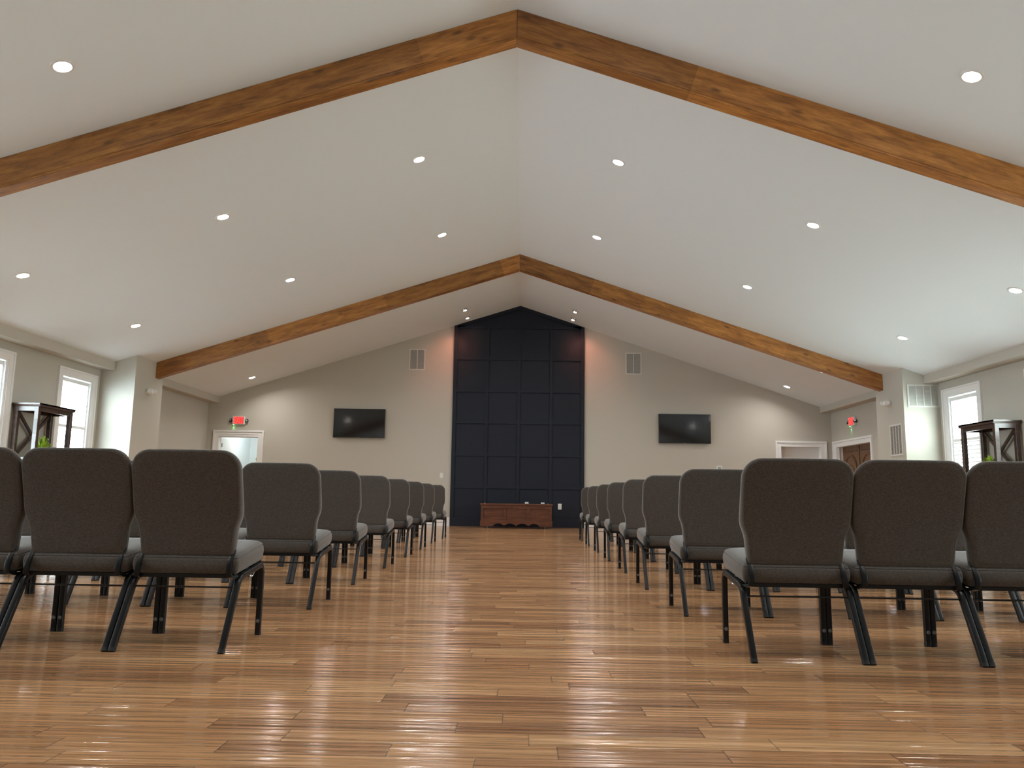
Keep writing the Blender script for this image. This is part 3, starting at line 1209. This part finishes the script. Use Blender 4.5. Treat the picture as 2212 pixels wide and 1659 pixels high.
def plate(name, x, z, w, h, label, cat, y=YF, kind='switch', m='plastic'):
    root = empty(name, (x, y, z))
    tag(root, label, cat)
    bm = nb()
    box(bm, -w / 2, w / 2, -0.006, 0, -h / 2, h / 2, 0.002, 2)
    p_ = obj('cover_plate', bm, m, root)
    bm = nb()
    if kind == 'switch':
        box(bm, -0.016, 0.016, -0.01, -0.005, -0.033, 0.033, 0.001, 1)
        obj('rocker', bm, m, root)
    elif kind == 'outlet':
        for s in (-1, 1):
            box(bm, -0.017, 0.017, -0.008, -0.005, s * 0.021 - 0.014, s * 0.021 + 0.014, 0.001, 1)
        obj('receptacles', bm, 'grille', root)
    else:
        box(bm, -w * 0.32, w * 0.32, -0.0075, -0.005, -h * 0.25, h * 0.3)
        obj('display', bm, 'bluelcd', root)


plate('light_switch', -1.912, 1.17, 0.075, 0.12, 'white light switch plate on the end wall beside the dark panel', 'switch')
plate('thermostat', 4.606, 1.426, 0.13, 0.125, 'small white thermostat on the end wall below the right television', 'thermostat', kind='display')
plate('wall_outlet', 0.872, 0.485, 0.085, 0.135, 'white wall outlet on the dark panel right of the chest', 'outlet', YF - 0.014, 'outlet')
plate('wall_outlet', 0.10, 0.512, 0.085, 0.135, 'white outlet peeking above the chest near its middle', 'outlet', YF - 0.014, 'outlet')
plate('wall_outlet', 0.475, 0.505, 0.085, 0.135, 'white outlet peeking above the right end of the chest', 'outlet', YF - 0.014, 'outlet')

# ------------------------------------------------------------------ chest in front of the dark panel
ch = empty('blanket_chest', (-0.132, 17.6, 0.0))
tag(ch, 'reddish wooden chest with scalloped apron standing before the dark panel', 'chest')
W2, D2, Z0 = 0.785, 0.46, 0.045
bm = nb()
box(bm, -W2, W2, 0.02, D2, Z0 + 0.09, 0.505)
obj('body', bm, 'chest', ch)
bm = nb()
# stiles and rails framing three fields
box(bm, -W2, W2, 0.0, 0.022, 0.435, 0.505)
box(bm, -W2, W2, 0.0, 0.022, 0.165, 0.212)
for a, b in ((-W2, -W2 + 0.05), (-0.285, -0.228), (0.232, 0.29), (W2 - 0.05, W2)):
    box(bm, a, b, 0.0, 0.022, 0.212, 0.435)
obj('front_frame', bm, 'chest', ch)
bm = nb()
box(bm, -W2 - 0.022, W2 + 0.022, -0.018, D2 + 0.01, 0.505, 0.542, 0.008, 3)
obj('lid', bm, 'chest', ch)
bm = nb()
pts = [(-W2 - 0.012, Z0), (-W2 - 0.012, 0.165), (W2 + 0.012, 0.165), (W2 + 0.012, Z0)]
sc = []
span = [(0.52, 0.27), (0.27, 0.0), (0.0, -0.27), (-0.27, -0.52)]
pts += [(0.56, Z0)]
for a, b in span:
    for k in range(13):
        t = k / 12
        x = a + (b - a) * t
        hh = math.sin(math.pi * t) ** 0.8
        edge = 0.012 if (abs(x) < 0.02) else 0.0
        pts.append((x, Z0 + 0.004 + 0.062 * hh + (0.018 if abs(abs(x) - 0.27) < 0.01 else 0)))
pts += [(-0.56, Z0)]
clean = []
for p in pts:
    if not clean or (Vector(p) - Vector(clean[-1])).length > 1e-4:
        clean.append(p)
prism(bm, clean, -0.014, 0.02)
for s in (-1, 1):
    xa, xb = sorted((s * W2, s * (W2 + 0.012)))
    box(bm, xa, xb, 0.02, D2, Z0 + 0.03, 0.165)
obj('scalloped_apron', bm, 'chest', ch)
for sx in (-0.64, 0.64):
    for yy in (0.06, 0.40):
        bm = nb()
        lathe(bm, [(0.0, -0.011), (0.02, -0.011), (0.0235, -0.006), (0.0235, 0.006), (0.02, 0.011), (0.0, 0.011)], Matrix.Translation((sx, yy, 0.0235)) @ Matrix.Rotation(math.pi / 2, 4, 'Y'), 20)
        box(bm, sx - 0.016, sx + 0.016, yy - 0.012, yy + 0.012, 0.047, Z0 + 0.092)
        obj('caster', bm, 'steel', ch, True)
for sx in (-0.70, 0.70):
    bm = nb()
    lathe(bm, [(0.0, 0.542), (0.014, 0.542), (0.01, 0.552), (0.013, 0.56), (0.0, 0.564)], Matrix.Translation((sx, 0.05, 0)), 14)
    obj('lid_knob', bm, 'brass', ch, True)

# ------------------------------------------------------------------ etageres with potted ferns


def etagere(side, xb, xf, y0, y1, top, label):
    """xb wall side, xf room side"""
    root = empty('etagere', ((xb + xf) / 2, (y0 + y1) / 2, 0.0))
    tag(root, label, 'shelf', 'dark wooden etageres by the windows')
    cx, cy = (xb + xf) / 2, (y0 + y1) / 2
    hx, hy = abs(xb - xf) / 2 - 0.022, (y1 - y0) / 2 - 0.022
    P = 0.062
    sb = 1 if xb > xf else -1                     # local x sign of the wall side
    for sx in (-1, 1):
        for sy in (-1, 1):
            bm = nb()
            ax, bx = sorted((sx * hx, sx * (hx - P)))
            ay, by = sorted((sy * hy, sy * (hy - P)))
            box(bm, ax, bx, ay, by, 0, top - 0.05, 0.003, 1)
            obj('post', bm, 'etagere', root)
    bm = nb()
    prism(bm, [(-hx - 0.004, top - 0.05), (hx + 0.004, top - 0.05), (hx + 0.022, top - 0.022), (hx + 0.022, top), (-hx - 0.022, top), (-hx - 0.022, top - 0.022)], -hy - 0.004, hy + 0.004)
    prism(bm, [(-hy - 0.004, top - 0.05), (hy + 0.004, top - 0.05), (hy + 0.022, top - 0.022), (hy + 0.022, top), (-hy - 0.022, top), (-hy - 0.022, top - 0.022)], -hx - 0.022, hx + 0.022, 'x')
    obj('cornice_top', bm, 'etagere', root)
    bm = nb()
    az0, az1 = top - 0.115, top - 0.05
    for s in (-1, 1):
        a, b = sorted((s * (hx - 0.006), s * (hx - 0.03)))
        box(bm, a, b, -hy + P, hy - P, az0, az1)
        a, b = sorted((s * (hy - 0.006), s * (hy - 0.03)))
        box(bm, -hx + P, hx - P, a, b, az0, az1)
    obj('apron', bm, 'etagere', root)
    for z in (1.118, 0.62, 0.12):
        bm = nb()
        box(bm, -hx + 0.004, hx - 0.004, -hy + 0.004, hy - 0.004, z, z + 0.032)
        obj('shelf_board', bm, 'etagere', root)
    zlev = [0.152, 0.62, 0.652, 1.118, 1.15, top - 0.115]
    for za, zb in zip(zlev[::2], zlev[1::2]):
        bm = nb()
        xx = sb * (hx - P / 2)
        q = hy - P + 0.006
        tube(bm, [(xx, -q, za), (xx, q, zb)], 0.022, 0.045, up=(1, 0, 0), rnd=0.1)
        tube(bm, [(xx, -q, zb), (xx, q, za)], 0.024, 0.045, up=(1, 0, 0), rnd=0.1)
        obj('cross_brace', bm, 'etagere', root)
    return root


etagere(-1, XL + 0.02, -7.096, 11.332, 12.264, 1.947, 'dark wooden etagere with crossed back by the left windows')
etagere(1, XR - 0.02, 6.833, 11.449, 12.391, 1.905, 'dark wooden etagere with crossed back by the right window')


def fern(loc, label, seed, hh=0.17, sp=0.15, n_=46):
    root = empty('potted_fern', loc)
    tag(root, label, 'plant', 'potted ferns on the etageres')
    bm = nb()
    lathe(bm, [(0.0, 0.0), (0.046, 0.0), (0.055, 0.01), (0.06, 0.095), (0.056, 0.095), (0.052, 0.08), (0.0, 0.08)], seg=28)
    obj('pot', bm, 'brass', root, True)
    bm = nb()
    lathe(bm, [(0.0, 0.083), (0.052, 0.082)], seg=20)
    obj('soil', bm, 'soil', root)
    leafy('foliage', n_, hh, sp, 0.15, 0.018, 'leaf', root, 0.082, seed, 0.7)


fern((-7.235, 11.72, 1.15), 'bright green fern on the left etagere', 11, 0.27, 0.19, 60)
fern((6.945, 11.8, 1.15), 'bright green fern in a brass pot on the right etagere', 12, 0.18, 0.17, 52)

# ------------------------------------------------------------------ church chairs


def back_y(z):
    """depth of the rear face of the backrest at height z"""
    return 0.128 - 0.105 * (z - 0.39) / 0.47 + 0.012 * math.sin((z - 0.39) / 0.47 * math.pi)


def back_outline(inset, n_corner=8):
    """closed outline (x, z) of the backrest, counter-clockwise seen from behind"""
    top, hw = 0.862 - inset, 0.2452 - inset
    r = 0.085 - inset * 0.6
    right = [(0.196 - inset * 0.3, 0.392 + inset), (0.2095 - inset, 0.398 + inset), (0.2125 - inset, 0.432), (0.2155 - inset, 0.47), (0.2185 - inset, 0.502), (0.223 - inset, 0.524), (0.231 - inset, 0.545), (0.239 - inset, 0.565), (0.2435 - inset, 0.588), (0.2448 - inset, 0.62), (hw, 0.70)]
    for k in range(n_corner + 1):
        t = math.pi / 2 * k / n_corner
        right.append((hw - r + r * math.cos(t), top - r + r * math.sin(t)))
    right.append((0.08, top + 0.001))
    return right + [(-x, z) for x, z in reversed(right)]


def make_backrest():
    bm = nb()
    T = 0.064
    rings = []

    def ring(inset, dy, shrink=1.0):
        o_ = back_outline(inset)
        out = []
        for x, z in o_:
            zz = 0.62 + (z - 0.62) * shrink
            xx = x * shrink
            th = T * (0.80 + 0.35 * math.exp(-((zz - 0.53) / 0.12) ** 2))
            out.append((xx, back_y(zz) + dy * th, zz))
        return out
    # rear face (dy small) to front face (dy = 1)
    for sh in (0.08, 0.3, 0.55, 0.78, 0.92):
        rings.append(ring(0.018, -0.02 * (1 - sh), sh))
    rings.append(ring(0.020, 0.0))
    rings.append(ring(0.0165, 0.022))
    rings.append(ring(0.013, 0.012))
    rings.append(ring(0.005, 0.065))
    rings.append(ring(0.0, 0.2))
    rings.append(ring(-0.001, 0.45))
    rings.append(ring(0.0, 0.68))
    rings.append(ring(0.006, 0.84))
    rings.append(ring(0.016, 0.94))
    for sh in (0.90, 0.72, 0.48, 0.22):
        rings.append(ring(0.022, 0.97 + 0.10 * (1 - sh), sh))
    loft(bm, rings)
    return bm


def make_seat():
    bm = nb()
    # outline in plan, slightly wider at the front, rounded corners
    def outline(inset):
        pts = []
        for cx, cy, a0, r, hw in ((1, 1, 0, 0.06, 0.243), (-1, 1, 90, 0.06, 0.243), (-1, -1, 180, 0.014, 0.239), (1, -1, 270, 0.014, 0.239)):
            X_, Y_ = hw - inset, (0.50 - inset if cy > 0 else 0.118 + inset)
            rr = max(0.008, r - inset * 0.5)
            for k in range(7):
                t = math.radians(a0 + 15 * k)
                pts.append((cx * (X_ - rr) + rr * math.cos(t), (Y_ - rr * 1.0) * 1.0 + rr * math.sin(t) if cy > 0 else Y_ + rr + rr * math.sin(t)))
        return pts

    def zed(y, f):
        z0 = 0.312 + 0.045 * (y - 0.12) / 0.38          # underside tilts up to the front
        th = 0.085 + 0.012 * (y - 0.12) / 0.38
        fall = 0.02 * max(0, (y - 0.42) / 0.08) ** 2 * (1 if f > 0.5 else 0)
        return z0 + th * f - fall

    def ring(inset, f, sh=1.0):
        out = []
        for x, y in outline(inset):
            yy = 0.31 + (y - 0.31) * sh
            out.append((x * sh, yy, zed(yy, f)))
        return out
    rings = [ring(0.03, 0.0, 0.1), ring(0.03, 0.0, 0.7), ring(0.022, 0.0), ring(0.010, 0.05), ring(0.003, 0.22), ring(0.0, 0.5), ring(0.002, 0.72), ring(0.004, 0.80), ring(0.0075, 0.83), ring(0.006, 0.87), ring(0.013, 0.95), ring(0.028, 1.02), ring(0.03, 1.06, 0.85), ring(0.03, 1.12, 0.6), ring(0.03, 1.15, 0.3), ring(0.03, 1.16, 0.05)]
    loft(bm, rings)
    return bm


def arc(p0, p1, p2, n=6):
    p0, p1, p2 = Vector(p0), Vector(p1), Vector(p2)
    return [p0 * (1 - t) ** 2 + p1 * 2 * t * (1 - t) + p2 * t * t for t in [k / n for k in range(n + 1)]]


def make_chair():
    root = empty('upholstered_chair')
    obj('seat', make_seat(), 'fabric', root, True, 55)
    obj('backrest', make_backrest(), 'fabric', root, True, 70)
    T = 0.0255
    LXX = 0.2335
    for s in (-1, 1):
        x = s * LXX
        # rear leg, raked back, bending into the side rail
        bm = nb()
        tube(bm, [(x, 0.0, 0.012), (x, 0.072, 0.145), (x, 0.132, 0.256)] + arc((x, 0.138, 0.268), (x, 0.153, 0.296), (x, 0.195, 0.302))[1:] , T, T, up=(1, 0, 0), rnd=0.32)
        lg = obj('leg', bm, 'frame', root, True)
        bm = nb()
        tube(bm, [(x, -0.006, 0.0), (x, 0.001, 0.014)], 0.0275, 0.0275, up=(1, 0, 0), rnd=0.5)
        obj('foot_cap', bm, 'rubber', lg, True)
        # front leg, nearly upright
        bm = nb()
        tube(bm, [(x, 0.462, 0.012), (x, 0.463, 0.16), (x, 0.463, 0.272)] + arc((x, 0.463, 0.283), (x, 0.462, 0.334), (x, 0.415, 0.331))[1:], T, T, up=(1, 0, 0), rnd=0.32)
        lg = obj('leg', bm, 'frame', root, True)
        bm = nb()
        tube(bm, [(x, 0.462, 0.0), (x, 0.462, 0.015)], 0.0275, 0.0275, up=(1, 0, 0), rnd=0.5)
        obj('foot_cap', bm, 'rubber', lg, True)
        bm = nb()
        lathe(bm, [(0.0, 0.0012), (0.004, 0.0012), (0.0046, 0.0026), (0.0082, 0.0022), (0.0088, 0.0)], Matrix.Translation((x, 0.4495, 0.066)) @ Matrix.Rotation(math.pi / 2, 4, 'X'), 16)
        obj('stacking_button', bm, 'glide', lg, True)
        # side rail under the seat
        bm = nb()
        tube(bm, [(x, 0.185, 0.3015), (x, 0.30, 0.315), (x, 0.425, 0.3315)], T, T, up=(1, 0, 0), rnd=0.32)
        obj('side_rail', bm, 'frame', root, True)
        # flat upright carrying the backrest
        bm = nb()
        tube(bm, [(s * 0.219, 0.168, 0.301), (s * 0.215, 0.128, 0.301), (s * 0.2085, 0.108, 0.307), (s * 0.2045, 0.103, 0.322), (s * 0.2035, 0.105, 0.345), (s * 0.2035, 0.117, 0.372), (s * 0.203, 0.136, 0.395), (s * 0.203, 0.152, 0.42)], 0.024, 0.011, up=(1, 0, 0), rnd=0.3)
        obj('back_upright', bm, 'frame', root, True)
    bm = nb()
    box(bm, -0.222, 0.222, 0.128, 0.15, 0.298, 0.314)
    box(bm, -0.222, 0.222, 0.40, 0.422, 0.322, 0.342)
    box(bm, -0.215, 0.215, 0.15, 0.40, 0.309, 0.316)
    obj('seat_frame', bm, 'frame', root)
    bm = nb()
    tube(bm, [(-LXX, 0.1325, 0.258), (LXX, 0.1325, 0.258)], 0.008, seg=8, up=(0, 0, 1))
    obj('stretcher_rod', bm, 'frame', root, True)
    for s in (-1, 1):
        bm = nb()
        x = s * 0.214
        tube(bm, arc((x, 0.42, 0.318), (x, 0.40, 0.27), (x - s * 0.012, 0.392, 0.285), 8) + [Vector((x - s * 0.012, 0.388, 0.312))], 0.006, seg=8)
        obj('ganging_hook', bm, 'steel', root, True)
    return root


ORD = ['', 'second', 'third', 'fourth', 'fifth', 'sixth', 'seventh', 'eighth']
# measured contact points of the aisle-side rear feet, row by row
ROWS_L = [(-1.269, 3.426), (-1.256, 4.766), (-1.277, 6.08), (-1.288, 7.5), (-1.293, 8.875), (-1.302, 10.24), (-1.314, 11.576), (-1.290, 12.947)]
ROWS_R = [(0.985, 3.438), (0.969, 4.747), (0.950, 6.09), (0.964, 7.43), (0.962, 8.80), (0.972, 10.19), (0.967, 11.54), (0.969, 12.85)]
SEATS = 7
SKIP = set()
proto = None
for rows, sg, side, pitch in ((ROWS_L, -1, 'left', 0.4965), (ROWS_R, 1, 'right', 0.4945)):
    for ri, (ax, ay) in enumerate(rows):
        for k in range(SEATS):
            if (side, ri, k) in SKIP:
                continue
            x = ax + sg * (0.2335 + k * pitch)
            c = make_chair() if proto is None else dup(proto)
            proto = proto or c
            jr = random.Random(ri * 100 + k + (0 if sg < 0 else 5000))
            jy = 0.0 if k < 3 and ri == 0 else jr.uniform(-0.008, 0.008)
            c.location = (x, ay + 0.014 + jy, 0.0)
            pos = 'aisle end' if k == 0 else '%s from the aisle' % ORD[k]
            rw = 'the nearest row' if ri == 0 else 'the %s nearest row' % ORD[ri]
            tag(c, 'grey fabric chair, %s in %s, %s of the aisle' % (pos, rw, side), 'chair', 'chairs in rows on the %s of the aisle' % side)
